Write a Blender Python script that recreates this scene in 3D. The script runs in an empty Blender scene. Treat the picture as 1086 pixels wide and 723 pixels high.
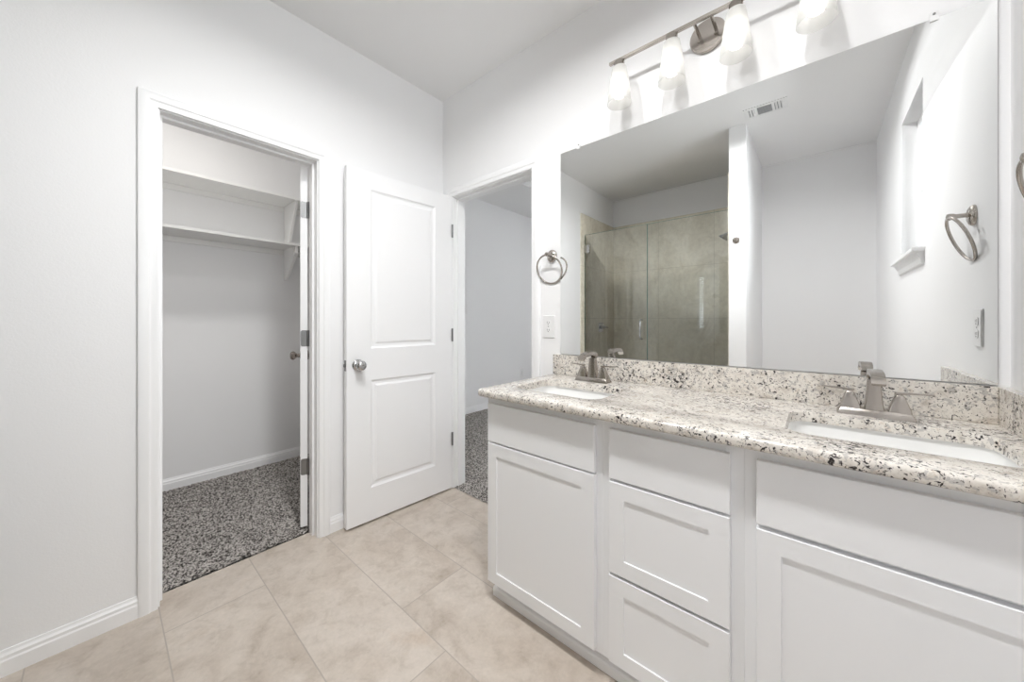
import bpy, bmesh, math, random
from mathutils import Vector, Matrix
import mathutils.geometry as geo
import numpy as np
random.seed(7)
S = bpy.context.scene
COL = S.collection

# ------------------------------------------------------------------ camera, light, exposure
CAM = (2.0468, -1.6137, 1.1753)
cd = bpy.data.cameras.new('camera'); cam = bpy.data.objects.new('camera', cd); COL.objects.link(cam)
cd.sensor_width = 36.0; cd.lens = 375.45 / 1086 * 36.0
cd.shift_y = -(361.5 - 340.03) / 1086
cd.clip_start = 0.02
cam.location = CAM; cam.rotation_euler = (math.pi / 2, 0, 0.7102)
S.camera = cam
S.view_settings.view_transform = 'Standard'
S.view_settings.look = 'None'
S.view_settings.exposure = 0.06
S.view_settings.gamma = 1.0
S.view_settings.use_curve_mapping = False
cy = S.cycles
cy.max_bounces = 14; cy.diffuse_bounces = 10; cy.glossy_bounces = 8
cy.transmission_bounces = 10; cy.transparent_max_bounces = 16
cy.caustics_reflective = False; cy.caustics_refractive = False
cy.sample_clamp_indirect = 6.0
cy.use_denoising = True

SKY = 11.5          # daylight outside the windows
BULB = 1.6        # vanity bulbs
CLOSET_W = 7.0     # unseen lamp added in the closet
BED_W = 15.0       # unseen lamp added to set the bedroom brightness
BATH_W = 17.5     # each unseen fill downlight added in the bathroom

W = bpy.data.worlds.new('daylight'); S.world = W; W.use_nodes = True
bg = W.node_tree.nodes['Background']
bg.inputs['Color'].default_value = (0.93, 0.97, 1.0, 1); bg.inputs['Strength'].default_value = SKY

def area(name, loc, rot, sx, sy, watts, col=(1, 1, 1), portal=False):
    l = bpy.data.lights.new(name, 'AREA'); l.shape = 'RECTANGLE'; l.size = sx; l.size_y = sy
    l.energy = watts; l.color = col
    o = bpy.data.objects.new(name, l); COL.objects.link(o); o.location = loc; o.rotation_euler = rot
    if portal: l.cycles.is_portal = True
    return o

# ------------------------------------------------------------------ dimensions (metres)
RW = 2.447; ZC = 2.7555; T = 0.115
YF = -2.84                      # rear wall
C1, C2 = -1.454, -0.8495        # closet opening
B1, B2 = 0.112, 0.809           # bedroom opening
HO = 2.039                      # opening height
P1, P2, PY = 1.50, 1.622, -1.765  # partition
WY1, WY2, WZ1, WZ2 = -1.63, -1.06, 1.54, 2.385   # window hole

# ------------------------------------------------------------------ helpers
world = {}                      # object name -> world matrix
def tag(o, label=None, cat=None, group=None, kind=None):
    if label: o['label'] = label
    if cat: o['category'] = cat
    if group: o['group'] = group
    if kind: o['kind'] = kind
    return o

def thing(name, loc, label, cat, rz=0.0, group=None, kind=None):
    o = bpy.data.objects.new(name, None); COL.objects.link(o)
    o.location = loc; o.rotation_euler = (0, 0, rz); o.empty_display_size = 0.1
    world[o.name] = Matrix.Translation(loc) @ Matrix.Rotation(rz, 4, 'Z')
    return tag(o, label, cat, group, kind)

class MB:
    def __init__(self): self.bm = bmesh.new()
    def box(self, x0, x1, y0, y1, z0, z1):
        v = [self.bm.verts.new((x, y, z)) for x in (min(x0, x1), max(x0, x1)) for y in (min(y0, y1), max(y0, y1)) for z in (min(z0, z1), max(z0, z1))]
        for f in ((0, 1, 3, 2), (4, 6, 7, 5), (0, 4, 5, 1), (2, 3, 7, 6), (0, 2, 6, 4), (1, 5, 7, 3)):
            self.bm.faces.new([v[i] for i in f])
        return self
    def loft(self, loops, cap0=True, cap1=True, closed=False):
        R = [[self.bm.verts.new(p) for p in L] for L in loops]
        n = len(R[0]); m = len(R)
        for i in range(m if closed else m - 1):
            a, b = R[i], R[(i + 1) % m]
            for j in range(n):
                self.bm.faces.new([a[j], a[(j + 1) % n], b[(j + 1) % n], b[j]])
        if not closed:
            if cap0: self.bm.faces.new(list(reversed(R[0])))
            if cap1: self.bm.faces.new(R[-1])
        return self
    def prism(self, poly, axis, a, b):
        """poly: 2D points in the two other axes (order x,y,z without axis)"""
        def P(p, t):
            return {'x': (t, p[0], p[1]), 'y': (p[0], t, p[1]), 'z': (p[0], p[1], t)}[axis]
        return self.loft([[P(p, a) for p in poly], [P(p, b) for p in poly]])
    def lathe(self, prof, c, ax, n=32):
        """prof: (radius, distance along ax)"""
        ax = Vector(ax).normalized(); c = Vector(c)
        u = ax.orthogonal().normalized(); w = ax.cross(u)
        loops = [[c + ax * h + (u * math.cos(2 * math.pi * k / n) + w * math.sin(2 * math.pi * k / n)) * max(r, 1e-4) for k in range(n)] for r, h in prof]
        return self.loft(loops)
    def cyl(self, p0, p1, r0, r1=None, n=24):
        p0 = Vector(p0); p1 = Vector(p1)
        return self.lathe([(r0, 0), (r1 if r1 is not None else r0, (p1 - p0).length)], p0, p1 - p0, n)
    def torus(self, c, ax, R, r, n=56, m=14):
        ax = Vector(ax).normalized(); c = Vector(c); u = ax.orthogonal().normalized(); w = ax.cross(u)
        loops = []
        for k in range(n):
            t = 2 * math.pi * k / n; d = u * math.cos(t) + w * math.sin(t)
            loops.append([c + d * (R + r * math.cos(2 * math.pi * j / m)) + ax * r * math.sin(2 * math.pi * j / m) for j in range(m)])
        return self.loft(loops, closed=True)
    def tube(self, pts, r, n=14):
        pts = [Vector(p) for p in pts]; rs = r if isinstance(r, (list, tuple)) else [r] * len(pts)
        loops = []; u = None
        for i, p in enumerate(pts):
            d = (pts[min(i + 1, len(pts) - 1)] - pts[max(i - 1, 0)]).normalized()
            u = d.orthogonal().normalized() if u is None else (u - d * u.dot(d)).normalized()
            w = d.cross(u)
            loops.append([p + (u * math.cos(2 * math.pi * k / n) + w * math.sin(2 * math.pi * k / n)) * rs[i] for k in range(n)])
        return self.loft(loops)
    def ball(self, c, r, sx=1, sy=1, sz=1, n=24):
        M = Matrix.Translation(c) @ Matrix.Diagonal((sx, sy, sz, 1))
        bmesh.ops.create_uvsphere(self.bm, u_segments=n, v_segments=n // 2, radius=r, matrix=M)
        return self
    def xform(self, M):
        bmesh.ops.transform(self.bm, matrix=M, verts=self.bm.verts); return self
    def build(self, name, mat, parent=None, bevel=0, smooth=False, seg=2, angle=35, keep=False):
        bm = self.bm
        bmesh.ops.recalc_face_normals(bm, faces=bm.faces)
        me = bpy.data.meshes.new(name)
        if parent is not None:
            M = world[parent.name]
        else:
            xs = [v.co for v in bm.verts]
            lo = [min(v[i] for v in xs) for i in range(3)]; hi = [max(v[i] for v in xs) for i in range(3)]
            M = Matrix.Translation(((lo[0] + hi[0]) / 2, (lo[1] + hi[1]) / 2, lo[2]))
        bmesh.ops.transform(bm, matrix=M.inverted(), verts=bm.verts)
        if smooth:
            for f in bm.faces: f.smooth = True
            for e in bm.edges:
                if len(e.link_faces) == 2 and e.calc_face_angle(0) > math.radians(angle): e.smooth = False
        bm.to_mesh(me); bm.free()
        me.materials.append(mat)
        o = bpy.data.objects.new(name, me); COL.objects.link(o)
        if parent is not None: o.parent = parent
        else: o.location = M.translation
        world[o.name] = M
        if bevel:
            b = o.modifiers.new('bevel', 'BEVEL'); b.width = bevel; b.segments = seg; b.limit_method = 'ANGLE'; b.angle_limit = math.radians(40)
            b.harden_normals = False
        return o

def rrect(x0, x1, y0, y1, r, n=7):
    pts = []
    for cx, cyy, a0 in ((x1 - r, y1 - r, 0), (x0 + r, y1 - r, 90), (x0 + r, y0 + r, 180), (x1 - r, y0 + r, 270)):
        for k in range(n + 1):
            a = math.radians(a0 + 90 * k / n); pts.append((cx + r * math.cos(a), cyy + r * math.sin(a)))
    return pts

# ------------------------------------------------------------------ materials
def mat(name, col=(.8, .8, .8), rough=.5, metal=0.0, spec=0.5):
    m = bpy.data.materials.new(name); m.use_nodes = True
    b = m.node_tree.nodes['Principled BSDF']
    b.inputs['Base Color'].default_value = (*col, 1); b.inputs['Roughness'].default_value = rough
    b.inputs['Metallic'].default_value = metal; b.inputs['Specular IOR Level'].default_value = spec
    return m
def N(m, t, **kw):
    n = m.node_tree.nodes.new(t)
    for k, v in kw.items():
        if k in n.inputs.keys(): n.inputs[k].default_value = v
        else: setattr(n, k, v)
    return n
def L(m, a, b): m.node_tree.links.new(a, b)
def P(m): return m.node_tree.nodes['Principled BSDF']
def coord(m, which='Object'): return N(m, 'ShaderNodeTexCoord').outputs[which]
def noise(m, co, scale, detail=4, rough=.55, dist=0.0, vec_scale=None):
    if vec_scale:
        mp = N(m, 'ShaderNodeMapping'); mp.inputs['Scale'].default_value = vec_scale; L(m, co, mp.inputs['Vector']); co = mp.outputs[0]
    n = N(m, 'ShaderNodeTexNoise'); n.inputs['Scale'].default_value = scale; n.inputs['Detail'].default_value = detail
    n.inputs['Roughness'].default_value = rough; n.inputs['Distortion'].default_value = dist
    L(m, co, n.inputs['Vector']); return n.outputs['Fac']
def ramp(m, fac, stops, interp='LINEAR'):
    r = N(m, 'ShaderNodeValToRGB'); r.color_ramp.interpolation = interp
    e = r.color_ramp.elements
    while len(e) < len(stops): e.new(0.5)
    for i, (p, c) in enumerate(stops):
        e[i].position = p; e[i].color = (*c, 1) if len(c) == 3 else c
    L(m, fac, r.inputs['Fac']); return r.outputs['Color']
def mix(m, fac, a, b, blend='MIX'):
    n = N(m, 'ShaderNodeMix', data_type='RGBA', blend_type=blend)
    for s, v in ((n.inputs[0], fac), (n.inputs[6], a), (n.inputs[7], b)):
        if isinstance(v, (int, float)): s.default_value = v
        elif isinstance(v, tuple): s.default_value = (*v, 1)
        else: L(m, v, s)
    return n.outputs[2]
def mth(m, op, a, b=None):
    n = N(m, 'ShaderNodeMath', operation=op)
    for s, v in ((n.inputs[0], a), (n.inputs[1], b)):
        if v is None: continue
        if isinstance(v, (int, float)): s.default_value = v
        else: L(m, v, s)
    return n.outputs[0]
def bump(m, h, strength, dist):
    n = N(m, 'ShaderNodeBump'); n.inputs['Strength'].default_value = strength; n.inputs['Distance'].default_value = dist
    L(m, h, n.inputs['Height']); L(m, n.outputs[0], P(m).inputs['Normal'])

def paint(name, col, rough=.6, st=.25, sc=150):
    m = mat(name, col, rough, spec=.3); co = coord(m)
    bump(m, noise(m, co, sc, 3, .6), st, .0015); return m
M_wall = paint('wall_paint', (.86, .86, .865))
M_ceil = paint('ceiling_paint', (.84, .84, .84), .8)
M_trim = mat('trim_enamel', (.88, .882, .888), .32)
M_door = mat('door_enamel', (.87, .872, .88), .38)
M_cab = mat('cabinet_enamel', (.865, .875, .89), .36)
M_shelf = mat('shelf_paint', (.86, .86, .85), .45)
M_plast = mat('white_plastic', (.82, .82, .82), .3)
M_slot = mat('slot_dark', (.08, .08, .08), .6)
M_blind = bpy.data.materials.new('blind_slats'); M_blind.use_nodes = True
_t = M_blind.node_tree; _a = _t.nodes.new('ShaderNodeBsdfTranslucent'); _a.inputs[0].default_value = (.72, .75, .78, 1); _m = _t.nodes.new('ShaderNodeMixShader'); _m.inputs[0].default_value = .7
_t.links.new(_t.nodes['Principled BSDF'].outputs[0], _m.inputs[1]); _t.links.new(_a.outputs[0], _m.inputs[2]); _t.links.new(_m.outputs[0], _t.nodes['Material Output'].inputs[0])
M_vent = mat('vent_enamel', (.80, .80, .80), .4)
M_ventdark = mat('vent_grey', (.50, .51, .52), .6)
M_duct = mat('duct_grey', (.20, .20, .21), .7)
M_porc = mat('porcelain', (.86, .86, .85), .08)
M_nickel = mat('brushed_nickel', (.45, .415, .38), .22, 1.0)
M_chrome = mat('satin_chrome', (.5, .5, .5), .13, 1.0)
M_steel = mat('hinge_steel', (.26, .26, .26), .35, 1.0)
M_bronze = mat('dark_knob_metal', (.36, .32, .29), .25, 1.0)
M_mirror = mat('mirror_silver', (.945, .955, .95), .0, 1.0)
M_caulk = mat('caulk', (.85, .85, .84), .5)

# floor tile: staggered courses parallel to the vanity
M_tile = mat('floor_tile', rough=.42); m = M_tile
co = coord(m); g = N(m, 'ShaderNodeNewGeometry').outputs['Position']
sx = N(m, 'ShaderNodeSeparateXYZ'); L(m, g, sx.inputs[0]); X, Y = sx.outputs[0], sx.outputs[1]
HT, LT, GW = .3233, 1.292, .0042
row = mth(m, 'DIVIDE', mth(m, 'ADD', Y, 2 * .3233 + .1645 + 4 * .3233 - .0), HT)   # course lines at -0.1645 - k*HT
rowi = mth(m, 'FLOOR', row); fr = mth(m, 'FRACT', row)
r6 = mth(m, 'FLOORED_MODULO', rowi, 6)
# each course has its own joint offset
off = 0.0
for k_, o_ in enumerate((.25, .90, .187, 1.045, .766, -.10)):
    off = mth(m, 'ADD', off, mth(m, 'MULTIPLY', mth(m, 'COMPARE', r6, k_), o_))
cx_ = mth(m, 'DIVIDE', mth(m, 'SUBTRACT', mth(m, 'ADD', X, 12.92), off), LT)
fc = mth(m, 'FRACT', cx_); ci = mth(m, 'FLOOR', cx_)
def edge(f, size):
    d = mth(m, 'MINIMUM', f, mth(m, 'SUBTRACT', 1.0, f)); return mth(m, 'LESS_THAN', mth(m, 'MULTIPLY', d, size), GW / 2)
gr = mth(m, 'MAXIMUM', edge(fr, HT), edge(fc, LT))
cmb = N(m, 'ShaderNodeCombineXYZ'); L(m, ci, cmb.inputs[0]); L(m, rowi, cmb.inputs[1])
wn = N(m, 'ShaderNodeTexWhiteNoise'); L(m, cmb.outputs[0], wn.inputs['Vector'])
va = N(m, 'ShaderNodeVectorMath', operation='MULTIPLY_ADD'); L(m, wn.outputs['Color'], va.inputs[0]); va.inputs[1].default_value = (7, 7, 7); L(m, g, va.inputs[2])
tc = va.outputs[0]
n1 = noise(m, tc, 3.2, 6, .62, .6); n2 = noise(m, tc, 14, 6, .7, .4); n3 = noise(m, tc, 90, 3, .6)
c = ramp(m, n1, [(.30, (.43, .365, .305)), (.46, (.525, .462, .40)), (.60, (.575, .515, .455)), (.76, (.52, .438, .362))])
c = mix(m, mth(m, 'MULTIPLY', mth(m, 'GREATER_THAN', n2, -1), 1.0), c, ramp(m, n2, [(.30, (.82, .80, .77)), (.5, (1.0, 1.0, 1.0)), (.72, (1.08, 1.08, 1.08))]), 'MULTIPLY')
c = mix(m, .25, c, ramp(m, n3, [(.3, (.8, .8, .8)), (.7, (1.1, 1.1, 1.1))]), 'MULTIPLY')
c = mix(m, gr, c, (.40, .355, .31))
L(m, c, P(m).inputs['Base Color'])
hh = mth(m, 'ADD', mth(m, 'MULTIPLY', mth(m, 'SUBTRACT', 1.0, gr), 1.0), mth(m, 'MULTIPLY', n2, .25)); bump(m, hh, .35, .002)

# carpet
M_carpet = mat('carpet_pile', rough=.95, spec=.1); m = M_carpet; co = coord(m)
a = noise(m, co, 105, 2, .55); b = noise(m, co, 7, 3, .5)
c = ramp(m, a, [(.37, (.05, .045, .042)), (.45, (.19, .177, .166)), (.53, (.40, .375, .352)), (.62, (.55, .52, .49))])
c = mix(m, .5, c, ramp(m, b, [(.3, (.8, .8, .8)), (.7, (1.05, 1.05, 1.05))]), 'MULTIPLY')
L(m, c, P(m).inputs['Base Color']); bump(m, a, .8, .006)

# granite
M_gran = mat('granite', rough=.14); m = M_gran
g = N(m, 'ShaderNodeNewGeometry').outputs['Position']
a = noise(m, g, 26, 5, .6, .5); b = noise(m, g, 70, 3, .6, .4); d = noise(m, g, 92, 3, .6, .8); e = noise(m, g, 6, 3, .6, .6)
k = noise(m, g, 210, 2, .6)
base = ramp(m, a, [(.34, (.56, .51, .45)), (.46, (.70, .66, .605)), (.60, (.77, .735, .68)), (.72, (.70, .63, .55))])
base = mix(m, .5, base, ramp(m, k, [(.30, (.66, .64, .62)), (.45, (1, 1, 1)), (.75, (1.05, 1.05, 1.05))]), 'MULTIPLY')
grey = ramp(m, mth(m, 'ADD', b, mth(m, 'MULTIPLY', mth(m, 'SUBTRACT', e, .5), .25)), [(.572, (0, 0, 0)), (.60, (1, 1, 1))])
base = mix(m, mth(m, 'MULTIPLY', grey, .6), base, (.36, .345, .335))
tan = ramp(m, noise(m, g, 44, 3, .6, .4), [(.64, (0, 0, 0)), (.68, (1, 1, 1))])
base = mix(m, mth(m, 'MULTIPLY', tan, .4), base, (.52, .41, .31))
thr = mth(m, 'ADD', d, mth(m, 'MULTIPLY', mth(m, 'SUBTRACT', e, .5), .30))
dark = ramp(m, thr, [(.604, (0, 0, 0)), (.624, (1, 1, 1))])
base = mix(m, dark, base, (.035, .030, .030))
fine = ramp(m, noise(m, g, 150, 2, .5, .6), [(.635, (0, 0, 0)), (.66, (1, 1, 1))])
base = mix(m, mth(m, 'MULTIPLY', fine, .85), base, (.07, .06, .058))
L(m, base, P(m).inputs['Base Color'])

# shower tile
M_shower = mat('shower_tile', rough=.22); m = M_shower
g = N(m, 'ShaderNodeNewGeometry').outputs['Position']
a = noise(m, g, 4.5, 6, .65, 1.0, vec_scale=(1, 1, .55)); b = noise(m, g, 25, 5, .7)
c = ramp(m, a, [(.28, (.62, .565, .455)), (.47, (.73, .68, .565)), (.62, (.79, .745, .635)), (.8, (.70, .635, .52))])
c = mix(m, .6, c, ramp(m, b, [(.3, (.82, .82, .82)), (.7, (1.1, 1.1, 1.1))]), 'MULTIPLY')
sx = N(m, 'ShaderNodeSeparateXYZ'); L(m, g, sx.inputs[0])
def line(v, o, s):
    f = mth(m, 'FRACT', mth(m, 'DIVIDE', mth(m, 'ADD', v, o), s)); dd = mth(m, 'MINIMUM', f, mth(m, 'SUBTRACT', 1.0, f))
    return mth(m, 'LESS_THAN', mth(m, 'MULTIPLY', dd, s), .0018)
gl = mth(m, 'MAXIMUM', line(sx.outputs[2], 10 * .6 - 2.405, .6), line(mth(m, 'ADD', sx.outputs[0], sx.outputs[1]), 10 * .6 + 2.84, .6))
c = mix(m, mth(m, 'MULTIPLY', gl, .5), c, (.30, .27, .21))
L(m, c, P(m).inputs['Base Color'])

def glass(name, tint, refl=1.0):
    m = bpy.data.materials.new(name); m.use_nodes = True; nt = m.node_tree; nt.nodes.clear()
    out = nt.nodes.new('ShaderNodeOutputMaterial'); tr = nt.nodes.new('ShaderNodeBsdfTransparent'); gl_ = nt.nodes.new('ShaderNodeBsdfGlossy')
    fr_ = nt.nodes.new('ShaderNodeFresnel'); mx = nt.nodes.new('ShaderNodeMixShader')
    tr.inputs['Color'].default_value = (*tint, 1); gl_.inputs['Roughness'].default_value = 0.0; gl_.inputs['Color'].default_value = (refl,) * 3 + (1,)
    fr_.inputs['IOR'].default_value = 1.5
    nt.links.new(fr_.outputs[0], mx.inputs[0]); nt.links.new(tr.outputs[0], mx.inputs[1]); nt.links.new(gl_.outputs[0], mx.inputs[2]); nt.links.new(mx.outputs[0], out.inputs[0])
    return m
M_glass = glass('shower_glass', (.98, .992, .987)); M_pane = glass('window_glass', (.97, .98, .98))
M_glassedge = mat('glass_edge', (.16, .30, .25), .15)

M_bulb = bpy.data.materials.new('lit_bulb'); M_bulb.use_nodes = True
b_ = P(M_bulb); b_.inputs['Base Color'].default_value = (.9, .9, .9, 1); b_.inputs['Emission Color'].default_value = (1, .96, .90, 1); b_.inputs['Emission Strength'].default_value = BULB
M_shade = bpy.data.materials.new('frosted_shade'); M_shade.use_nodes = True; nt = M_shade.node_tree
nt.nodes.remove(P(M_shade)); out = nt.nodes['Material Output']
tl = nt.nodes.new('ShaderNodeBsdfTranslucent'); df = nt.nodes.new('ShaderNodeBsdfDiffuse'); tp = nt.nodes.new('ShaderNodeBsdfTransparent')
tl.inputs[0].default_value = (.9, .9, .88, 1); df.inputs[0].default_value = (.85, .85, .84, 1); tp.inputs[0].default_value = (1, 1, 1, 1)
m1 = nt.nodes.new('ShaderNodeMixShader'); m1.inputs[0].default_value = .5; nt.links.new(tl.outputs[0], m1.inputs[1]); nt.links.new(df.outputs[0], m1.inputs[2])
m2 = nt.nodes.new('ShaderNodeMixShader'); m2.inputs[0].default_value = .45; nt.links.new(m1.outputs[0], m2.inputs[1]); nt.links.new(tp.outputs[0], m2.inputs[2]); nt.links.new(m2.outputs[0], out.inputs[0])

# ------------------------------------------------------------------ the room shell
def struct(mb, name, m, label, cat, **kw):
    return tag(mb.build(name, m, **kw), label, cat, kind='structure')

# walls
w = MB()
J = .012
w.box(-T, 0, YF, C1 - J, 0, ZC); w.box(-T, 0, C2 + J, 0.0, 0, ZC); w.box(-T, 0, C1 - J, C2 + J, HO + J, ZC)
struct(w, 'wall_left', M_wall, 'white painted wall with the closet doorway', 'wall')
w = MB()
w.box(-1.36 - T, B1 - J, 0, T, 0, ZC); w.box(B2 + J, RW + .15, 0, T, 0, ZC); w.box(B1 - J, B2 + J, 0, T, HO + J, ZC)
struct(w, 'wall_back', M_wall, 'white painted wall behind the mirror, vanity and bedroom doorway', 'wall')
w = MB()
w.box(RW, RW + .15, YF, WY1, 0, ZC); w.box(RW, RW + .15, WY2, 0, 0, ZC); w.box(RW, RW + .15, WY1, WY2, 0, WZ1); w.box(RW, RW + .15, WY1, WY2, WZ2, ZC)
struct(w, 'wall_right', M_wall, 'white painted wall with the small window and towel ring', 'wall')
struct(MB().box(-T, RW + .15, YF - T, YF, 0, ZC), 'wall_rear', M_wall, 'white painted wall at the far side of shower and alcove', 'wall')
struct(MB().box(P1, P2, YF, PY, 0, ZC), 'wall_partition', M_wall, 'white partition wall between shower and toilet alcove', 'wall', bevel=.004)
struct(MB().box(-T, RW + .15, YF - T, 0.0, ZC, ZC + .1), 'ceiling', M_ceil, 'flat white bathroom ceiling', 'ceiling')
struct(MB().box(-.09, RW + .15, YF, 0.012, -.06, 0), 'floor', M_tile, 'beige stone-look tile floor in staggered courses', 'floor')
# closet shell
CX = -1.36; CY1, CY2 = -2.35, -.12
struct(MB().box(CX - T, CX, CY1 - T, 0, 0, ZC), 'wall_closet_back', M_wall, 'white closet wall carrying the shelves', 'wall')
struct(MB().box(CX, -T, CY1 - T, CY1, 0, ZC), 'wall_closet_left', M_wall, 'white closet side wall out of sight left of the doorway', 'wall')
struct(MB().box(CX, -T, CY2, 0, 0, ZC), 'wall_closet_right', M_wall, 'white closet side wall behind the open closet door', 'wall')
struct(MB().box(CX - T, -T, CY1 - T, 0, ZC, ZC + .1), 'ceiling_closet', M_ceil, 'white ceiling over the closet', 'ceiling')
struct(MB().box(CX - T, -.09, CY1 - T, 0, -.08, -.012), 'floor_closet', M_carpet, 'subfloor below the closet carpet', 'floor')
# bedroom shell
BX, BX2, BY = -1.29, 3.0, 4.2
BW1, BW2, BZ1, BZ2 = -.27, .45, .95, 2.32
struct(MB().box(BX - T, BX, T, BY, 0, ZC), 'wall_bedroom_left', M_wall, 'pale grey bedroom wall seen through the open doorway', 'wall')
struct(MB().box(BX2, BX2 + T, T, BY, 0, ZC + .3), 'wall_bedroom_right', M_wall, 'bedroom wall out of sight behind the mirror wall', 'wall')
w = MB(); w.box(BX - T, BW1, BY, BY + T, 0, ZC); w.box(BW2, BX2 + T, BY, BY + T, 0, ZC); w.box(BW1, BW2, BY, BY + T, 0, BZ1); w.box(BW1, BW2, BY, BY + T, BZ2, ZC); w.box(BX - T, BX2 + T, BY, BY + T, ZC, ZC + .3)
struct(w, 'wall_bedroom_far', M_wall, 'far bedroom wall holding the window with blinds', 'wall')
TX, TY = -.536, 1.55
w = MB(); w.box(BX - T, BX2 + T, 0, TY, ZC, ZC + .1); w.box(BX - T, TX, TY, BY, ZC, ZC + .1)
w.box(TX, BX2 + T, TY, BY, ZC + .28, ZC + .38); w.box(TX - .02, TX, TY, BY, ZC + .1, ZC + .28); w.box(TX, BX2 + T, TY - .02, TY, ZC + .1, ZC + .28)
struct(w, 'ceiling_bedroom', M_ceil, 'bedroom ceiling with a raised tray', 'ceiling')
struct(MB().box(BX - T, BX2 + T, 0.012, BY, -.08, -.012), 'floor_bedroom', M_carpet, 'subfloor below the bedroom carpet', 'floor')

# carpets: bumpy pile
def carpet(name, rects, step, label):
    bm = bmesh.new(); rng = np.random.default_rng(3)
    for x0, x1, y0, y1 in rects:
        nx = max(2, int((x1 - x0) / step)); ny = max(2, int((y1 - y0) / step))
        z = rng.random((nx + 1, ny + 1)) * .011
        V = [[bm.verts.new((x0 + (x1 - x0) * i / nx + (rng.random() - .5) * step * .7, y0 + (y1 - y0) * j / ny + (rng.random() - .5) * step * .7, -.002 + z[i, j])) for j in range(ny + 1)] for i in range(nx + 1)]
        for i in range(nx):
            for j in range(ny):
                f = bm.faces.new((V[i][j], V[i + 1][j], V[i + 1][j + 1], V[i][j + 1])); f.smooth = True
    me = bpy.data.meshes.new(name); bm.to_mesh(me); bm.free(); me.materials.append(M_carpet)
    o = bpy.data.objects.new(name, me); COL.objects.link(o)
    return tag(o, label, 'carpet', kind='stuff')
carpet('carpet', [(CX, -T, CY1, CY2), (-T, -.098, C1, C2)], .0075, 'speckled grey carpet covering the closet floor')
carpet('carpet', [(BX, .9, T, 2.6), (B1, B2, .008, T)], .011, 'speckled grey carpet in the bedroom beyond the open door')

# ------------------------------------------------------------------ trim
CAS = [(0, 0), (0, .011), (.006, .0125), (.02, .0125), (.027, .0165), (.046, .017), (.054, .0145), (.058, .012), (.058, 0)]   # distance out from opening, thickness
def casing(a, b, H, place, flip=1):
    """place(u, v, t): along wall, up, out from the wall"""
    mb = MB(); loops = []
    for i in range(4):
        L_ = []
        for d, t in CAS:
            u, v = [(a - d, 0), (a - d, H + d), (b + d, H + d), (b + d, 0)][i]
            L_.append(place(u, v, t))
        loops.append(L_)
    return mb.loft(loops)
struct(casing(C1 - .006, C2 + .006, HO + .006, lambda u, v, t: (t, u, v)), 'trim_closet_casing', M_trim, 'white moulded casing around the closet doorway', 'door casing', smooth=True, angle=25)
struct(casing(B1 - .006, B2 + .006, HO + .006, lambda u, v, t: (u, -t, v)), 'trim_bedroom_casing', M_trim, 'white moulded casing around the bedroom doorway', 'door casing', smooth=True, angle=25)
def jamb(a, b, place, stop0, stop1):
    mb = MB()
    def bx(u0, u1, v0, v1, d0, d1):
        p = place(u0, v0, d0); q = place(u1, v1, d1); mb.box(p[0], q[0], p[1], q[1], p[2], q[2])
    e = .0005
    bx(a - .012, a, 0, HO + .012, e, T - e); bx(b, b + .012, 0, HO + .012, e, T - e); bx(a, b, HO, HO + .012, e, T - e)
    bx(a, a + .011, 0, HO, stop0, stop1); bx(b - .011, b, 0, HO, stop0, stop1); bx(a + .011, b - .011, HO - .011, HO, stop0, stop1)
    return mb
struct(jamb(C1, C2, lambda u, v, d: (-d, u, v), .04, .078), 'trim_closet_jamb', M_trim, 'white jamb and stop lining the closet doorway', 'door jamb', bevel=.0015)
struct(jamb(B1, B2, lambda u, v, d: (u, d, v), .038, .076), 'trim_bedroom_jamb', M_trim, 'white jamb and stop lining the bedroom doorway', 'door jamb', bevel=.0015)
BB = [(0, 0), (.014, 0), (.014, .050), (.011, .056), (.011, .066), (.006, .074), (.004, .083), (0, .083)]
def baseboard(name, runs, label):
    """runs: (x0,y0,x1,y1,nx,ny) wall line and outward normal"""
    mb = MB()
    for x0, y0, x1, y1, nx, ny in runs:
        mb.loft([[(x + nx * t, y + ny * t, z) for t, z in BB] for x, y in ((x0, y0), (x1, y1))])
    return struct(mb, name, M_trim, label, 'baseboard')
baseboard('baseboard_left', [(0, -1.97, 0, C1 - .064, 1, 0), (0, C2 + .064, 0, 0, 1, 0)], 'white stepped baseboard along the closet doorway wall')
baseboard('baseboard_back', [(B2 + .064, 0, .984, 0, 0, -1)], 'short white baseboard between bedroom doorway and vanity')
baseboard('baseboard_closet', [(CX, CY1, CX, CY2, 1, 0)], 'white baseboard along the closet back wall')
baseboard('baseboard_bedroom', [(BX, T, BX, BY, 1, 0)], 'white baseboard on the bedroom wall')
baseboard('baseboard_right', [(RW, YF, RW, -.56, -1, 0), (P2, YF, P2, PY, 1, 0), (P1, PY, P2, PY, 0, 1)], 'white baseboard on window wall and partition')

# ------------------------------------------------------------------ window in the right wall
w = thing('window_1', (RW + .1, (WY1 + WY2) / 2, WZ1), 'small white window set in a deep recess in the right wall', 'window', kind='structure')
fx0, fx1 = RW + .065, RW + .110
f = MB(); e = .04
f.box(fx0, fx1, WY1, WY1 + e, WZ1, WZ2); f.box(fx0, fx1, WY2 - e, WY2, WZ1, WZ2); f.box(fx0, fx1, WY1 + e, WY2 - e, WZ1, WZ1 + e); f.box(fx0, fx1, WY1 + e, WY2 - e, WZ2 - e, WZ2)
f.build('window_frame', M_trim, w, bevel=.003)
MB().box(fx0 + .005, fx1 - .005, WY1 + e, WY2 - e, (WZ1 + WZ2) / 2 - .022, (WZ1 + WZ2) / 2 + .022).build('meeting_rail', M_trim, w, bevel=.003)
MB().box(fx0 + .018, fx0 + .022, WY1 + e, WY2 - e, WZ1 + e, WZ2 - e).build('window_pane', M_pane, w)
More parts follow.
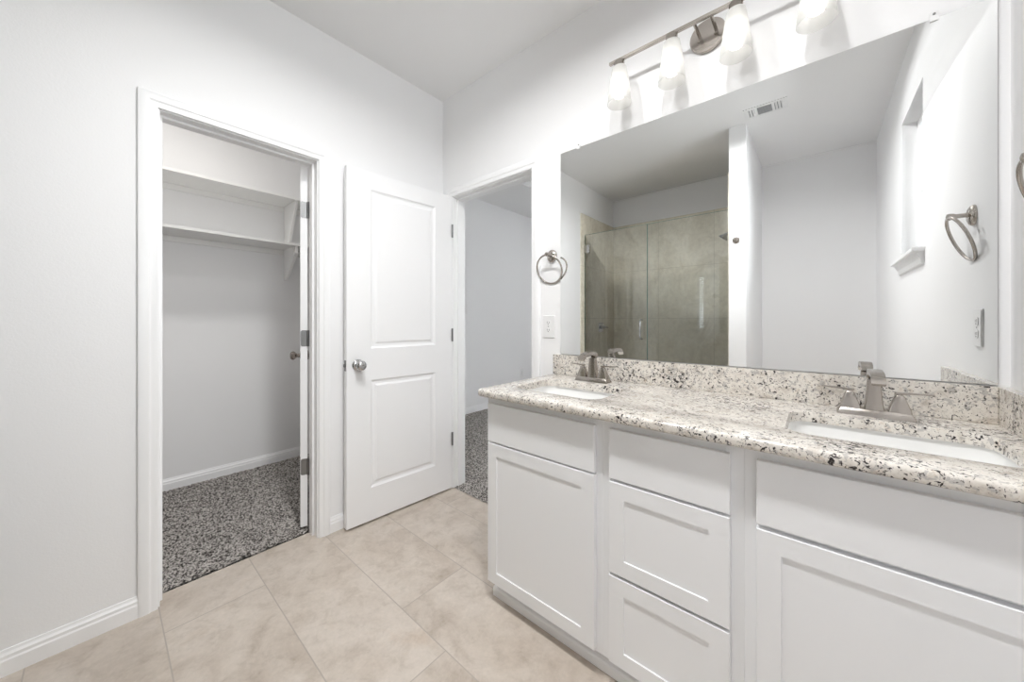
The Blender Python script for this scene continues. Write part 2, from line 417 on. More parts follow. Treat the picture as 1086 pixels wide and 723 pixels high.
s = MB(); s.prism([(RW - .045, WZ1 - .022), (RW + .065, WZ1 - .022), (RW + .065, WZ1), (RW - .037, WZ1), (RW - .045, WZ1 - .006)], 'y', WY1 - .05, WY2 + .05)
s.build('window_sill', M_trim, w, bevel=.002)
s = MB(); s.prism([(RW, WZ1 - .085), (RW - .010, WZ1 - .080), (RW - .014, WZ1 - .055), (RW - .020, WZ1 - .045), (RW - .030, WZ1 - .022), (RW, WZ1 - .022)], 'y', WY1 - .035, WY2 + .035)
s.build('sill_apron', M_trim, w)
area('window_daylight_portal', (RW + .16, (WY1 + WY2) / 2, (WZ1 + WZ2) / 2), (0, math.radians(90), 0), WZ2 - WZ1, WY2 - WY1, 1, portal=True)

# bedroom window with blinds
w = thing('window_2', ((BW1 + BW2) / 2, BY + .06, BZ1), 'bedroom window with white horizontal blinds on the far wall', 'window', kind='structure')
f = MB(); f.box(BW1, BW1 + .05, BY + .05, BY + .1, BZ1, BZ2); f.box(BW2 - .05, BW2, BY + .05, BY + .1, BZ1, BZ2); f.box(BW1 + .05, BW2 - .05, BY + .05, BY + .1, BZ1, BZ1 + .05); f.box(BW1 + .05, BW2 - .05, BY + .05, BY + .1, BZ2 - .05, BZ2); f.box(BW1 + .05, BW2 - .05, BY + .05, BY + .1, 1.62, 1.66)
f.build('window_frame', M_trim, w)
MB().box(BW1 + .05, BW2 - .05, BY + .07, BY + .075, BZ1 + .05, BZ2 - .05).build('window_pane', M_pane, w)
sl = MB()
z = BZ1 + .03
while z < BZ2 - .04:
    sl.loft([[(x, BY + .012, z + .019), (x, BY + .014, z + .0205), (x, BY + .036, z - .0125), (x, BY + .034, z - .014)] for x in (BW1 + .01, BW2 - .01)]); z += .05
sl.box(BW1 + .005, BW2 - .005, BY + .005, BY + .048, BZ2 - .045, BZ2 - .002)
sl.build('blind', M_blind, w)
area('bedroom_window_portal', ((BW1 + BW2) / 2, BY + T + .02, (BZ1 + BZ2) / 2), (math.radians(-90), 0, 0), BW2 - BW1, BZ2 - BZ1, 1, portal=True)

# ------------------------------------------------------------------ doors
def knob(mb_c, c, ax, parent, m=None, name='door_knob'):
    prof = [(.0325, 0), (.0325, .004), (.030, .008), (.014, .011), (.0125, .026), (.016, .032), (.0245, .038), (.0285, .047), (.0285, .054), (.025, .062), (.016, .067), (.0, .068)]
    return MB().lathe(prof, c, ax).build(name, m or M_chrome, parent, smooth=True, angle=50)

def panel_door(dname, L_, H, z0, hinge, rz, label, panels, th=.035, gap=.0):
    """local x from the hinge along the leaf; the face looking to the photograph is local -y... +n side"""
    t = thing(dname, (hinge[0], hinge[1], z0), label, 'door', rz=rz, kind='structure')
    def side(mb, yf, s):
        # panelled face at local y = yf, recess going to -s*depth
        def loop(x0, x1, z0_, z1_, d): return [(x0, yf - s * d, z0_), (x1, yf - s * d, z0_), (x1, yf - s * d, z1_), (x0, yf - s * d, z1_)]
        for x0, x1, a, b in panels:
            Ls = [loop(x0 + i, x1 - i, a + i, b - i, d) for i, d in ((0, 0), (.004, .0035), (.012, .0075), (.026, .0075), (.036, .003), (.040, .002))]
            R = [[mb.bm.verts.new(p) for p in q] for q in Ls]
            for A, B_ in zip(R, R[1:]):
                for j in range(4): mb.bm.faces.new([A[j], A[(j + 1) % 4], B_[(j + 1) % 4], B_[j]])
            mb.bm.faces.new(R[-1])
        # flat stiles and rails
        xs0, xs1 = panels[0][0], panels[0][1]
        def q(x0, x1, a, b): mb.bm.faces.new([mb.bm.verts.new(p) for p in ((x0, yf, a), (x1, yf, a), (x1, yf, b), (x0, yf, b))])
        q(0, xs0, 0, H); q(xs1, L_, 0, H)
        zs = [0] + [v for p in panels for v in (p[2], p[3])] + [H]
        for k in range(0, len(zs), 2): q(xs0, xs1, zs[k], zs[k + 1])
    mb = MB(); side(mb, 0, 1); side(mb, -th, -1)
    def q(*pts): mb.bm.faces.new([mb.bm.verts.new(p) for p in pts])
    q((0, 0, 0), (0, -th, 0), (0, -th, H), (0, 0, H)); q((L_, 0, 0), (L_, -th, 0), (L_, -th, H), (L_, 0, H))
    q((0, 0, 0), (L_, 0, 0), (L_, -th, 0), (0, -th, 0)); q((0, 0, H), (L_, 0, H), (L_, -th, H), (0, -th, H))
    bmesh.ops.remove_doubles(mb.bm, verts=mb.bm.verts, dist=1e-5)
    mb.xform(world[t.name])
    mb.build('door_leaf', M_door, t)
    return t

# bathroom door, standing open against the closet wall
Hx, Hy = .117, -.010
Ex, Ey = .0686 , -.7224
rz = math.atan2(Ey - Hy, Ex - Hx)
LD = math.hypot(Ex - Hx, Ey - Hy)
d1 = panel_door('door_1', LD, 2.030, .012, (Hx, Hy), rz, 'white two-panel door standing open between closet and bedroom doorways', [(.138, .577, .19, .818), (.138, .577, 1.002, 1.927)])
M1 = world[d1.name]
# local +y is the face away or towards? leaf occupies local y from -th to 0; visible face is local y=0 when +y points into the room
nrm = (M1.to_3x3() @ Vector((0, 1, 0)))
knob(None, M1 @ Vector((LD - .062, 0, .912)), nrm, d1)
knob(None, M1 @ Vector((LD - .062, -.035, .912)), -nrm, d1)
MB().box(0, .0015, -.029, -.006, .882, .942).xform(M1 @ Matrix.Translation((LD, 0, 0))).build('latch_plate', M_steel, d1)
MB().box(0, .009, -.023, -.012, .903, .921).xform(M1 @ Matrix.Translation((LD + .001, 0, 0))).build('latch_bolt', M_steel, d1, bevel=.002)
for hz in (.342, 1.065, 1.788):
    h = MB(); h.cyl((0.004, .007, hz - .045), (0.004, .007, hz + .045), .0065, n=14)
    h.box(-.001, .004, .001, .007, hz - .044, hz + .044)
    h.xform(M1).build('hinge', M_steel, d1, smooth=True)

# closet door, swung into the closet and seen edge on
PR = Vector((-.125, -.853)); ang = math.radians(19.2)
dirv = Vector((-math.cos(ang), math.sin(ang)))
rz2 = math.atan2(dirv.y, dirv.x)
# leaf local y from -th to 0 : with +x along dirv, +y = rotate left = (-sin, cos)->(-.., -..) points to -y world
left = Vector((-math.sin(rz2), math.cos(rz2)))
hp = PR + left * .035
d2 = panel_door('door_2', .600, 2.015, .022, (hp.x, hp.y), rz2, 'white closet door opened into the closet, seen edge on with three hinges', [(.11, .49, .19, .818), (.11, .49, 1.002, 1.915)])
M2 = world[d2.name]; n2_ = M2.to_3x3() @ Vector((0, 1, 0))
knob(None, M2 @ Vector((.545, 0, .915)), n2_, d2, M_bronze)
knob(None, M2 @ Vector((.545, -.035, .915)), -n2_, d2, M_bronze)
for hz in (.335, 1.055, 1.775):
    h = MB()
    poly = rrect(-.033, -.002, hz - .045, hz + .045, .009)
    h.loft([[(-.002, y, z) for y, z in poly], [(.0005, y, z) for y, z in poly]])
    h.cyl((-.004, -.037, hz - .045), (-.004, -.037, hz + .045), .0065, n=14)
    h.xform(M2); 
    h.build('hinge', M_steel, d2, smooth=True)
    # jamb-side leaf
    j = MB().box(-.112, -.082, C2 - .0015, C2 + .0005, .022 + hz - .045, .022 + hz + .045).build('hinge_leaf', M_steel, d2)

# ------------------------------------------------------------------ vanity cabinets
FY, BYK = -.535, -.004          # face-frame front and carcass back
ZT0, ZT1 = .089, .831           # fronts
def slab(x0, x1, z0, z1, name, par):
    return MB().box(x0, x1, -.555, FY - .001, z0, z1).build(name, M_cab, par, bevel=.002)
def shaker(x0, x1, z0, z1, name, par, fw=.0495):
    o = MB(); i = .0015; yb = FY - .001; yf = -.555; yp = -.5505
    def loop(a, y): return [(x0 + a, y, z0 + a), (x1 - a, y, z0 + a), (x1 - a, y, z1 - a), (x0 + a, y, z1 - a)]
    o.loft([loop(0, yb), loop(0, yf + .003), loop(.0006, yf + .0008), loop(.002, yf), loop(fw, yf), loop(fw + .0008, yp), ], cap0=True, cap1=False)
    fr_ = o.build(name, M_cab, par)
    MB().box(x0 + fw - .004, x1 - fw + .004, yp, yp + .006, z0 + fw - .004, z1 - fw + .004).build('panel', M_cab, fr_)
    return fr_
def carcass(x0, x1, par, opens):
    """box with a face frame whose openings sit behind the fronts"""
    c = MB(); zt = .860; zb = .075
    c.box(x0, x0 + .016, FY + .02, BYK, zb, zt); c.box(x1 - .016, x1, FY + .02, BYK, zb, zt); c.box(x0 + .016, x1 - .016, FY + .02, BYK, zb, zb + .016); c.box(x0 + .016, x1 - .016, BYK - .008, BYK, zb + .016, zt)
    c.build('body', M_cab, par)
    f = MB(); fw0, fw1 = opens
    f.box(x0, x0 + fw0, FY, FY + .02, zb, zt); f.box(x1 - fw1, x1, FY, FY + .02, zb, zt)
    f.box(x0 + fw0, x1 - fw1, FY, FY + .02, .818, zt); f.box(x0 + fw0, x1 - fw1, FY, FY + .02, zb, .102); f.box(x0 + fw0, x1 - fw1, FY, FY + .02, .655, .685)
    f.build('face_frame', M_cab, par, bevel=.0012)
    MB().box(x0 + (.012 if x0 < 1 else 0), x1, -.478, -.464, 0, zb).build('toe_kick', M_cab, par)
KX = [.985, 1.516, 1.907, 2.4465]
t = thing('sink_cabinet', ((KX[0] + KX[1]) / 2, -.27, 0), 'white shaker sink cabinet at the bedroom-doorway end of the vanity', 'cabinet', group='vanity cabinets')
carcass(KX[0], KX[1], t, (.03, .036)); slab(1.002, 1.4924, .6735, ZT1, 'drawer_front', t); shaker(1.002, 1.4924, ZT0, .667, 'door', t)
t = thing('drawer_cabinet', ((KX[1] + KX[2]) / 2, -.27, 0), 'white three-drawer cabinet between the two sink cabinets', 'cabinet', group='vanity cabinets')
carcass(KX[1], KX[2], t, (.038, .042)); slab(1.5435, 1.877, .674, ZT1, 'drawer', t); shaker(1.5435, 1.877, .376, .6655, 'drawer', t); shaker(1.5435, 1.877, ZT0, .3665, 'drawer', t)
t = thing('sink_cabinet', ((KX[2] + KX[3]) / 2, -.27, 0), 'white shaker sink cabinet below the sink beside the right wall', 'cabinet', group='vanity cabinets')
carcass(KX[2], KX[3], t, (.04, .034)); slab(1.9335, 2.424, .6735, ZT1, 'drawer_front', t); shaker(1.9335, 2.424, ZT0, .6625, 'door', t)
# base moulding along the toe kick
b = MB(); sh = [(-.4785, 0), (-.5145, 0), (-.5145, .026), (-.511, .034), (-.504, .037), (-.4785, .037)]
b.loft([[(x, y, z) for y, z in sh] for x in (.994, KX[3])])
struct(b, 'trim_vanity_shoe', M_cab, 'white shoe moulding along the foot of the vanity', 'trim')

# ------------------------------------------------------------------ countertop with sink cut-outs
ZT = .892; ZB = .862
SINKS = [(1.058, 1.452, -.465, -.185), (1.984, 2.378, -.458, -.178)]
def fill2d(outer, holes):
    pts = []; edges = []
    for lp in [outer] + holes:
        n0 = len(pts); pts += [Vector(p) for p in lp]; edges += [(n0 + i, n0 + (i + 1) % len(lp)) for i in range(len(lp))]
    vs, es, fs, *_ = geo.delaunay_2d_cdt(pts, edges, [], 0, 1e-6)
    def inside(p, lp):
        r = False; n = len(lp)
        for i in range(n):
            (x1, y1), (x2, y2) = lp[i], lp[(i + 1) % n]
            if (y1 > p[1]) != (y2 > p[1]) and p[0] < (x2 - x1) * (p[1] - y1) / (y2 - y1) + x1: r = not r
        return r
    out = []
    for f in fs:
        c = sum((vs[i] for i in f), Vector((0, 0))) / len(f)
        if inside(c, outer) and not any(inside(c, h) for h in holes): out.append(f)
    return vs, out
def off_outer(i):   # outline shrunk by i (front and exposed left end only)
    x0, x1, y0, y1 = .971 + i, 2.4465, -.59 + i, -.0005; r = .016
    pts = [(x1, y0), (x1, y1), (x0, y1)]
    for k in range(7):
        a = math.radians(180 + 90 * k / 6); pts.append((x0 + r + r * math.cos(a), y0 + r + r * math.sin(a)))
    return pts
def hole(s, i): return rrect(s[0] - i, s[1] + i, s[2] - i, s[3] + i, .055 + i)
cb = MB(); bm = cb.bm
prof = [(.009, ZT), (.004, ZT - .0015), (.001, ZT - .005), (0, ZT - .010), (0, ZB + .008), (.0015, ZB + .003), (.006, ZB)]
hprof = [(.004, ZT), (.001, ZT - .001), (0, ZT - .004), (0, ZB)]
for zi in (0, -1):
    po, ho = prof[zi], hprof[zi]
    vs, fs = fill2d(off_outer(po[0]), [hole(s, ho[0]) for s in SINKS])
    V = [bm.verts.new((v.x, v.y, po[1])) for v in vs]
    for f in fs: bm.faces.new([V[i] for i in f])
def ring(loops):
    R = [[bm.verts.new(p) for p in l] for l in loops]
    for A, B_ in zip(R, R[1:]):
        for j in range(len(A)): bm.faces.new([A[j], A[(j + 1) % len(A)], B_[(j + 1) % len(A)], B_[j]])
ring([[(x, y, z) for x, y in off_outer(i)] for i, z in prof])
for s in SINKS: ring([[(x, y, z) for x, y in hole(s, i)] for i, z in hprof])
bmesh.ops.remove_doubles(bm, verts=bm.verts, dist=1e-5)
tag(cb.build('countertop', M_gran, smooth=True, angle=50), 'speckled cream granite vanity countertop with two sink cut-outs', 'countertop')
tag(MB().box(.969, 2.4225, -.0215, -.0005, ZT + .0003, .9945).build('backsplash', M_gran, bevel=.0015), 'speckled granite backsplash strip below the mirror', 'backsplash')
tag(MB().box(2.4228, 2.4465, -.585, -.0005, ZT + .0003, .9945).build('side_splash', M_gran, bevel=.0015), 'granite side splash strip on the right wall', 'backsplash')

# sinks
for k, s in enumerate(SINKS):
    b = MB()
    lv = [(.006, ZB - .0005, .06), (.006, ZB - .02, .06), (-.004, ZB - .06, .06), (-.022, ZB - .115, .065), (-.05, ZB - .135, .07), (-.10, ZB - .142, .04)]
    def lp(i, z, r): return [(x, y, z) for x, y in rrect(s[0] - i, s[1] + i, s[2] - i, s[3] + i, r)]
    inner = [lp(*q) for q in lv]
    outer = [lp(.022, ZB - .0005, .075), lp(.022, ZB - .012, .075), lp(.016, ZB - .03, .07), lp(.006, ZB - .07, .07), lp(-.012, ZB - .127, .07), lp(-.045, ZB - .152, .07)]
    b.loft(list(reversed(outer)) + inner)
    o = b.build('sink_basin', M_porc, smooth=True, angle=60)
    tag(o, ['white undermount basin in the counter end next to the bedroom doorway', 'white undermount basin in the counter near the right wall'][k], 'sink', 'undermount sinks')
    cxs = (s[0] + s[1]) / 2; cys = (s[2] + s[3]) / 2
    MB().lathe([(.028, 0), (.026, .003), (.016, .0045), (.0, .0045)], (cxs, cys, ZB - .142), (0, 0, 1)).build('drain', M_chrome, o, smooth=True)

# faucets
def faucet(x, y, label):
    t = thing('faucet', (x, y, ZT), label, 'faucet', group='vanity faucets')
    M = world[t.name]
    def sq(cx, cyy, z, wx, wy, r=.003): return [(px, py, z) for px, py in rrect(cx - wx / 2, cx + wx / 2, cyy - wy / 2, cyy + wy / 2, r, 3)]
    MB().loft([sq(0, 0, .0005, .164, .056), sq(0, 0, .006, .162, .054), sq(0, 0, .018, .150, .044), sq(0, 0, .020, .146, .040)]).xform(M).build('base_plate', M_nickel, t, smooth=True, angle=25)
    # spout: tapered square column, arm reaching forward over the bowl
    MB().loft([sq(0, .002, .019, .042, .038), sq(0, .002, .045, .036, .032), sq(0, .001, .085, .031, .027), sq(0, 0, .108, .029, .025)]).xform(M).build('spout_column', M_nickel, t, smooth=True, angle=25)
    arm = []
    for px, pz, th in ((.014, .112, .018), (.010, .122, .020), (-.004, .129, .021), (-.03, .131, .019), (-.06, .130, .017), (-.085, .126, .016), (-.10, .118, .015), (-.108, .106, .013)):
        arm.append((px, pz, th))
    loops = []
    for i, (py, pz, th) in enumerate(arm):
        a = arm[max(i - 1, 0)]; b_ = arm[min(i + 1, len(arm) - 1)]
        d = Vector((b_[0] - a[0], b_[1] - a[1])).normalized(); nn = Vector((-d.y, d.x))
        wv = .0145
        loops.append([(sx_ * wv, py + nn.x * st * th / 2, pz + nn.y * st * th / 2) for sx_, st in ((-1, -1), (1, -1), (1, .6), (.75, 1), (-.75, 1), (-1, .6))])
    MB().loft(loops).xform(M).build('spout', M_nickel, t, smooth=True, angle=40)
    for s in (-1, 1):
        hx = s * .052
        h = MB().loft([sq(hx, 0, .0195, .046, .040), sq(hx, 0, .030, .042, .036), sq(hx, 0, .050, .029, .026), sq(hx, 0, .064, .021, .019), sq(hx, 0, .068, .015, .014)]).xform(M).build('handle', M_nickel, t, smooth=True, angle=25)
        lv = MB().loft([[(hx - s * .010, -.006, .069), (hx - s * .010, .006, .069), (hx - s * .010, .006, .076), (hx - s * .010, -.006, .076)],
                        [(hx + s * .030, -.0055, .0725), (hx + s * .030, .0055, .0725), (hx + s * .030, .0055, .0775), (hx + s * .030, -.0055, .0775)],
                        [(hx + s * .066, -.0045, .0745), (hx + s * .066, .0045, .0745), (hx + s * .066, .0045, .0785), (hx + s * .066, -.0045, .0785)]])
        lv.cyl((hx, 0, .066), (hx, 0, .0725), .006, n=12)
        lv.xform(M).build('lever', M_nickel, h, bevel=.001)
    return t
faucet(1.252, -.108, 'brushed nickel faucet at the sink next to the bedroom doorway')
faucet(2.177, -.108, 'brushed nickel faucet at the sink beside the right wall')

# ------------------------------------------------------------------ mirror
mt = thing('wall_mirror', (1.716, -.003, .999), 'wide frameless mirror above the vanity backsplash', 'mirror')
MB().box(1.0077, 2.4245, -.0055, -.001, .9985, 2.0694).build('mirror_glass', M_mirror, mt)
for x in (1.116, 2.311):
    c = MB(); c.loft([[(xx, y, z) for y, z in [(-.0056, 2.061), (-.0085, 2.061), (-.0085, 2.074), (-.005, 2.078), (-.005, 2.090), (-.0008, 2.090), (-.0008, 2.072), (-.0056, 2.072)]] for xx in (x - .009, x + .009)])
    c.build('mirror_clip', M_plast, mt)
    MB().lathe([(.0035, 0), (.0032, .0015), (0, .002)], (x, -.005, 2.083), (0, -1, 0), 12).build('clip_screw', M_steel, mt)

# ------------------------------------------------------------------ vanity light bar
LY = -.095
lt = thing('vanity_light', (1.715, -.06, 2.13), 'brushed nickel four-light vanity bar with frosted glass shades above mirror', 'light fixture')
MB().box(1.330, 2.098, LY - .0065, LY + .0065, 2.338, 2.351).build("bar", M_nickel, lt, bevel=.001)
bp = MB().lathe([(.066, 0), (.066, .010), (.063, .014), (.0, .0145)], (1.712, -.0005, 2.331), (0, -1, 0), 56).build('backplate', M_nickel, lt, smooth=True)
for x in (1.682, 1.742):
    MB().tube([(x, -.014, 2.344), (x, LY + .006, 2.344)], .006).build('arm', M_nickel, lt, smooth=True)
    MB().lathe([(.006, 0), (.005, .004), (.0, .006)], (x, -.0145, 2.318 if x < 1.7 else 2.322), (0, -1, 0), 14).build('cap_nut', M_nickel, bp, smooth=True)
for i in range(4):
    x = 1.376 + i * .2235
    sk = MB().lathe([(.0, 2.332 - 2.30), (.0215, .032), (.0225, .030), (.0225, .0), (.0, 0)], (x, LY, 2.306), (0, 0, 1), 28).build('socket', M_nickel, lt, smooth=True)
    pr_ = [(.0265, 2.306), (.031, 2.303), (.0335, 2.29), (.040, 2.24), (.0475, 2.18), (.0525, 2.136), (.0515, 2.1345), (.0500, 2.137), (.0452, 2.18), (.0378, 2.24), (.0312, 2.288), (.0265, 2.300)]
    s = MB(); n = 40
    s.loft([[(x + r * math.cos(2 * math.pi * k / n), LY + r * math.sin(2 * math.pi * k / n), z) for k in range(n)] for r, z in [(r_, 2.312 - (2.306 - z_) * .96) for r_, z_ in pr_]], closed=True)
    s.build('glass_shade', M_shade, lt, smooth=True, angle=70)
    MB().lathe([(.0, 0), (.013, .001), (.022, .006), (.0285, .018), (.030, .031), (.027, .047), (.019, .066), (.014, .082), (.013, .10)], (x, LY, 2.175), (0, 0, 1), 24).build('bulb', M_bulb, sk, smooth=True)

# ------------------------------------------------------------------ towel rings
def towel_ring(loc, rz, label):
    t = thing('towel_ring', loc, label, 'towel ring', rz=rz, group='towel rings'); M = world[t.name]
    # local: wall plane y=0, room towards -y
    MB().lathe([(.031, 0), (.031, .005), (.028, .010), (.020, .014), (.0, .0145)], (0, 0, 0), (0, -1, 0), 36).xform(Matrix.Translation((0, 0, 0)) @ Matrix.Diagonal((1, 1, 1.12, 1))).xform(M).build('rosette', M_nickel, t, smooth=True)
    MB().lathe([(.0095, .010), (.0075, .022), (.0075, .040), (.010, .045), (.0115, .053), (.010, .060), (.0, .0625)], (0, 0, .003), (0, -1, 0), 24).xform(M).build('post', M_nickel, t, smooth=True)
    MB().torus((0, -.0295, -.0745), (0, .15, .054), .0790, .0046).xform(M).build('ring', M_nickel, t, smooth=True)
    return t
towel_ring((.950, 0, 1.528), 0, 'round towel ring on the wall between bedroom doorway and mirror')
towel_ring((RW, -.300, 1.528), -math.pi / 2, 'round towel ring on the right wall, cut off by the frame edge')

# ------------------------------------------------------------------ outlets and switch
def outlet(loc, rz, label, kind='outlet'):
    t = thing('wall_outlet' if kind == 'outlet' else 'wall_switch', loc, label, 'outlet' if kind == 'outlet' else 'switch', rz=rz); M = world[t.name]
    pl = rrect(-.0375, .0375, 0, .122, .004, 3)
    b = MB(); b.loft([[(x, 0, z) for x, z in pl], [(x, -.003, z) for x, z in pl], [(x * .95, -.006, .061 + (z - .061) * .97) for x, z in pl]])
    b.xform(M).build('cover_plate', M_plast, t)
    if kind == 'outlet':
        for zc in (.0405, .0815):
            r_ = MB(); q = rrect(-.0165, .0165, zc - .0145, zc + .0145, .008, 4); r_.loft([[(x, -.0055, z) for x, z in q], [(x, -.0075, z) for x, z in q]])
            r_ = r_.xform(M).build('receptacle', M_plast, t)
            s = MB(); s.box(-.0075, -.0052, -.0078, -.0074, zc - .003, zc + .007); s.box(.0052, .0075, -.0078, -.0074, zc - .003, zc + .006); s.cyl((0, -.0074, zc - .008), (0, -.0078, zc - .008), .0026, n=12)
            s.xform(M).build('slot', M_slot, r_)
        MB().lathe([(.003, 0), (.002, .001), (0, .0012)], (0, -.006, .061), (0, -1, 0), 10).xform(M).build('cover_screw', M_steel, t)
    else:
        MB().box(-.005, .005, -.014, -.0055, .055, .070).xform(M).build('toggle', M_plast, t, bevel=.001)
        for z in (.031, .091): MB().lathe([(.003, 0), (.002, .001), (0, .0012)], (0, -.006, z), (0, -1, 0), 10).xform(M).build('cover_screw', M_steel, t)
    return t
outlet((.928, -.0002, 1.083), 0, 'white wall outlet below the towel ring next to the mirror edge')
outlet((RW - .0002, -.25, 1.092), -math.pi / 2, 'white wall outlet on the right wall, seen in the mirror')
outlet((BX + .0002, 2.49, .335), math.pi / 2, 'small white wall outlet near the bedroom baseboard')
outlet((BX + .0002, 1.36, 1.26), math.pi / 2, 'white light switch on the bedroom wall beside the door jamb', 'switch')

# ------------------------------------------------------------------ closet shelves
SD = .30; XF = CX + SD
SY1, SY2 = CY1 + .002, CY2 - .002
def shelf(z, label):
    o = MB().box(CX + .001, XF, SY1, SY2, z - .019, z).build('closet_shelf', M_shelf, bevel=.002)
    return tag(o, label, 'shelf', 'closet shelves')
Z1s, Z2s = 1.785, 2.146
shelf(Z1s, 'lower white closet shelf with brackets and a hook'); shelf(Z2s, 'upper white closet shelf close to the closet ceiling')
for z, l in ((Z1s, 'white cleat board under the lower closet shelf'), (Z2s, 'white cleat board under the upper closet shelf')):
    tag(MB().box(CX + .001, CX + .018, SY1, SY2, z - .019 - .0405, z - .0195).build('shelf_cleat', M_shelf, bevel=.002), l, 'cleat')
YB = -.60
for z, l, zb in ((Z1s, 'white tapered bracket with a rod hook under the lower closet shelf', 1.515), (Z2s, 'white tapered bracket between the two closet shelves', Z1s + .0005)):
    t = thing('shelf_bracket', (CX + .1, YB, zb), l, 'bracket')
    zt = z - .0195; x0 = CX + .019
    sl_ = .16 if zb < 1.6 else .12
    poly = [(x0, zb), (x0 + .045, zb), (XF - .012, zt - .055 if zb < 1.6 else zt - .01), (XF - .012, zt), (x0, zt)] if zb < 1.6 else [(x0, zb), (x0 + .10, zb), (XF - .012, zt - .02), (XF - .012, zt), (x0, zt)]
    MB().prism(poly, 'y', YB - .009, YB + .009).build('bracket_board', M_shelf, t, bevel=.0015)
    if zb < 1.6:
        h = MB(); xr, zr = XF - .035, zt - .052
        pts = [(xr + .022 * math.cos(math.radians(a)), YB - .013, zr + .022 * math.sin(math.radians(a))) for a in range(-200, 20, 15)]
        h.tube(pts, .0055, 10); h.tube([(xr - .02, YB - .013, zr + .01), (xr - .02, YB - .013, zt - .001)], .0055, 10)
        h.lathe([(.012, 0), (.012, .004), (0, .0045)], (xr - .02, YB - .009, zr + .03), (0, -1, 0), 16)
        h.build('rod_hook', M_plast, t, smooth=True)

# ------------------------------------------------------------------ shower
TZ = 2.405; GY = -2.05
tl_ = MB(); tl_.box(.0005, .012, YF + .0005, -1.975, 0, TZ); struct(tl_, 'trim_shower_tile_left', M_shower, 'beige stone tile on the left shower wall', 'wall tile')
struct(MB().box(.012, P1 - .012, YF + .0005, YF + .012, 0, TZ), 'trim_shower_tile_back', M_shower, 'beige stone tile on the back shower wall', 'wall tile')
struct(MB().box(P1 - .012, P1 - .0005, YF + .012, -1.80, 0, TZ), 'trim_shower_tile_right', M_shower, 'beige stone tile on the shower side of the partition', 'wall tile')
struct(MB().box(.012, P1 - .012, -2.11, -1.99, .0, .10), 'trim_shower_curb', M_shower, 'tiled curb below the shower glass', 'curb', bevel=.004)
struct(MB().box(.012, P1 - .012, YF + .012, -2.11, .0, .03), 'floor_shower', M_shower, 'tiled shower floor behind the curb', 'floor')
GS = .735; GZ = 2.165
def pane(x0, x1, name, t):
    MB().box(x0, x1, GY - .004, GY + .004, .108, GZ).build(name, M_glass, t)
    e = MB(); e.box(x0, x0 + .0015, GY - .0042, GY + .0042, .108, GZ + .0005); e.box(x1 - .0015, x1, GY - .0042, GY + .0042, .108, GZ + .0005); e.box(x0 + .0015, x1 - .0015, GY - .0042, GY + .0042, GZ - .0008, GZ + .0008)
    e.build('glass_edge', M_glassedge, t)
t = thing('shower_door', (.016, GY, .108), 'frameless hinged glass shower door with a bar pull, reflected in mirror', 'shower door')
pane(.018, GS - .003, 'glass_pane', t)
for z in (2.0, .35):
    h = MB(); h.box(.0125, .075, GY - .010, GY + .010, z - .045, z + .045); h.build('hinge', M_chrome, t, bevel=.002)
hx = GS - .055
MB().tube([(hx, GY + .004, 1.185), (hx, GY + .045, 1.185), (hx, GY + .058, 1.172), (hx, GY + .058, 1.0), (hx, GY + .045, .987), (hx, GY + .004, .987)], .0095).build('pull_handle', M_chrome, t, smooth=True)
t = thing('glass_screen', (1.1, GY, .108), 'fixed frameless glass panel next to the shower door', 'shower panel')
pane(GS + .001, P1 - .0125, 'glass_pane', t)
# valve
t = thing('shower_valve', (.0125, -2.45, 1.04), 'square shower valve with a lever on the left tiled wall', 'shower valve')
MB().box(.0125, .019, -2.51, -2.40, 1.04, 1.15).build('escutcheon', M_chrome, t, bevel=.003)
h = MB(); h.cyl((.019, -2.455, 1.095), (.07, -2.455, 1.095), .022, .017); h.tube([(.06, -2.455, 1.095), (.115, -2.455, 1.092)], [.011, .005]); h.build('lever', M_chrome, t, smooth=True)
# shower head
t = thing('rain_shower', (P1 - .0125, -2.42, 1.98), 'chrome shower head on an arm at the partition side of the shower', 'shower head')
hz_ = 2.02
MB().lathe([(.028, 0), (.027, .004), (.012, .008), (0, .0085)], (P1 - .0125, -2.42, hz_ + .045), (-1, 0, 0)).build('flange', M_chrome, t, smooth=True)
MB().tube([(P1 - .014, -2.42, hz_ + .045), (P1 - .06, -2.42, hz_ + .05), (P1 - .10, -2.42, hz_ + .035), (P1 - .125, -2.42, hz_ + .01)], .0095).build('arm', M_chrome, t, smooth=True)
MB().lathe([(.012, 0), (.017, .01), (.020, .02), (.040, .040), (.046, .052), (.044, .058), (0, .059)], (P1 - .122, -2.42, hz_ + .014), (-.62, 0, -.78)).build('spray_head', M_chrome, t, smooth=True)
# robe hook on the partition end
t = thing('robe_hook', (1.553, PY, 1.80), 'round brushed nickel robe hook on the partition end', 'hook')
MB().lathe([(.026, 0), (.026, .004), (.022, .008), (0, .0085)], (1.553, PY + .0003, 1.828), (0, 1, 0)).build('rosette', M_nickel, t, smooth=True)
MB().lathe([(.009, .006), (.009, .028), (.016, .034), (.018, .042), (.014, .048), (0, .049)], (1.553, PY, 1.828), (0, 1, 0)).build('peg', M_nickel, t, smooth=True)

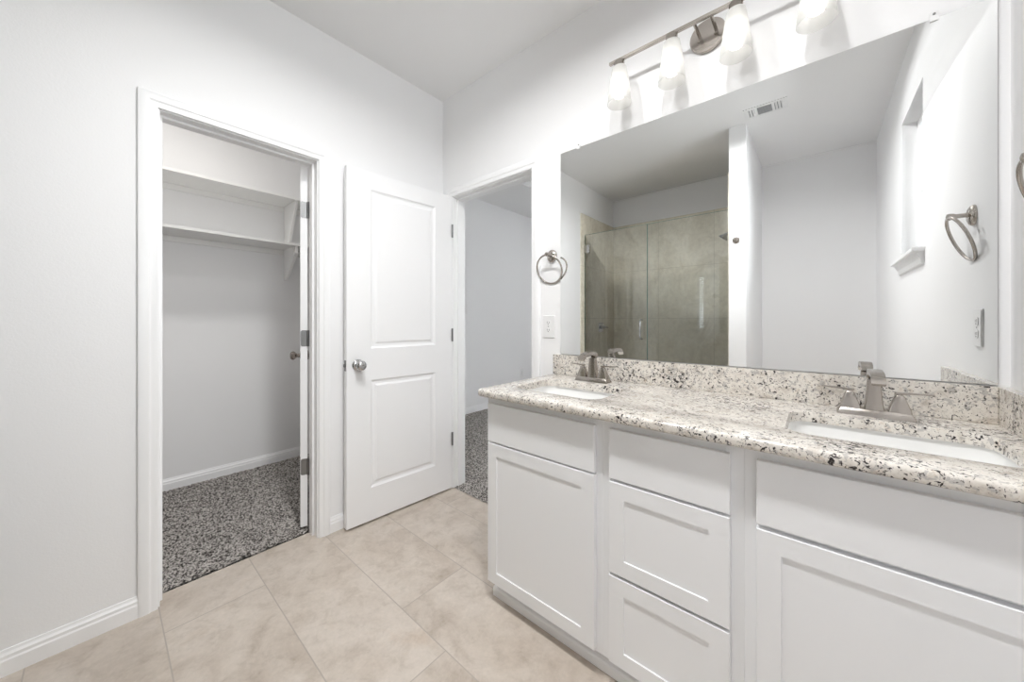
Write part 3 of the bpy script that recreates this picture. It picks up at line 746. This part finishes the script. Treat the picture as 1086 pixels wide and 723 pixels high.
# ------------------------------------------------------------------ ceiling vent
vx0, vx1, vy0, vy1 = 1.625, 1.89, -1.708, -1.548
t = thing('ceiling_vent', ((vx0 + vx1) / 2, (vy0 + vy1) / 2, ZC), 'white louvred ceiling register reflected at the top of the mirror', 'vent')
f = MB(); zt_ = ZC - .0003; zb_ = ZC - .006; e = .022
f.box(vx0, vx1, vy0, vy0 + e, zb_, zt_); f.box(vx0, vx1, vy1 - e, vy1, zb_, zt_); f.box(vx0, vx0 + e, vy0 + e, vy1 - e, zb_, zt_); f.box(vx1 - e, vx1, vy0 + e, vy1 - e, zb_, zt_)
for x in (1.703, 1.806): f.box(x - .008, x + .008, vy0 + e, vy1 - e, zb_, zt_)
f.build('frame', M_vent, t, bevel=.001)
MB().box(vx0 + e, vx1 - e, vy0 + e, vy1 - e, ZC - .0012, ZC - .0003).build('duct_opening', M_duct, t)
for x in list(np.linspace(1.655, 1.69, 3)) + list(np.linspace(1.822, 1.858, 3)):
    s = .006 if x > 1.75 else -.006
    MB().loft([[(x - .005, y, ZC - .0015), (x + .004, y, ZC - .0015), (x + .004 + s, y, ZC - .007), (x - .003 + s, y, ZC - .007)] for y in (vy0 + e, vy1 - e)]).build('louvre', M_vent, t)
for y in np.linspace(vy0 + e + .008, vy1 - e - .008, 7):
    MB().loft([[(x, y - .006, ZC - .0015), (x, y + .004, ZC - .0015), (x, y + .008, ZC - .006), (x, y, ZC - .006)] for x in (1.712, 1.797)]).build('louvre', M_ventdark, t)

# ------------------------------------------------------------------ unseen ceiling lamps, added for extra light
def added_dome_lamp(loc, watts, label, dia=.26):
    t = thing('added_lamp', loc, label, 'ceiling lamp')
    x, y, z = loc
    MB().lathe([(dia * .57, 0), (dia * .57, .02), (dia * .54, .03), (0, .031)], (x, y, z - .0005), (0, 0, -1), 40).build('lamp_base', M_nickel, t, smooth=True)
    l = bpy.data.lights.new('added_light', 'AREA'); l.shape = 'DISK'; l.size = dia; l.energy = watts; l.color = (1, .97, .93)
    o = bpy.data.objects.new('added_light', l); COL.objects.link(o); o.location = (0, 0, -.04); o.parent = t
added_dome_lamp((-.62, -1.35, ZC), CLOSET_W, 'added round ceiling lamp lighting the closet, out of view')  # added lamp, unseen above the closet doorway
added_dome_lamp((1.3, 2.6, ZC + .28), BED_W, 'added round fill lamp in the bedroom tray, out of view')  # added to brighten the bedroom, never in view
for x, l in ((1.15, 'added unseen fill downlight farther from the window wall'), (1.78, 'added unseen fill downlight nearest the right wall')):  # added fill for the bathroom, kept outside the mirror's view
    y = -1.10
    t = thing('fill_downlight', (x, y, ZC), l, 'downlight', group='added fill downlights')
    MB().lathe([(.076, 0), (.076, .002), (.082, .005), (.090, .004), (.092, 0)], (x, y, ZC - .0004), (0, 0, -1), 40).build('trim_ring', M_plast, t, smooth=True)
    d = bpy.data.lights.new('added_light', 'AREA'); d.shape = 'DISK'; d.size = .15; d.spread = math.radians(162); d.energy = BATH_W; d.color = (1, 1, 1)
    o = bpy.data.objects.new('added_light', d); COL.objects.link(o); o.location = (0, 0, -.008); o.parent = t
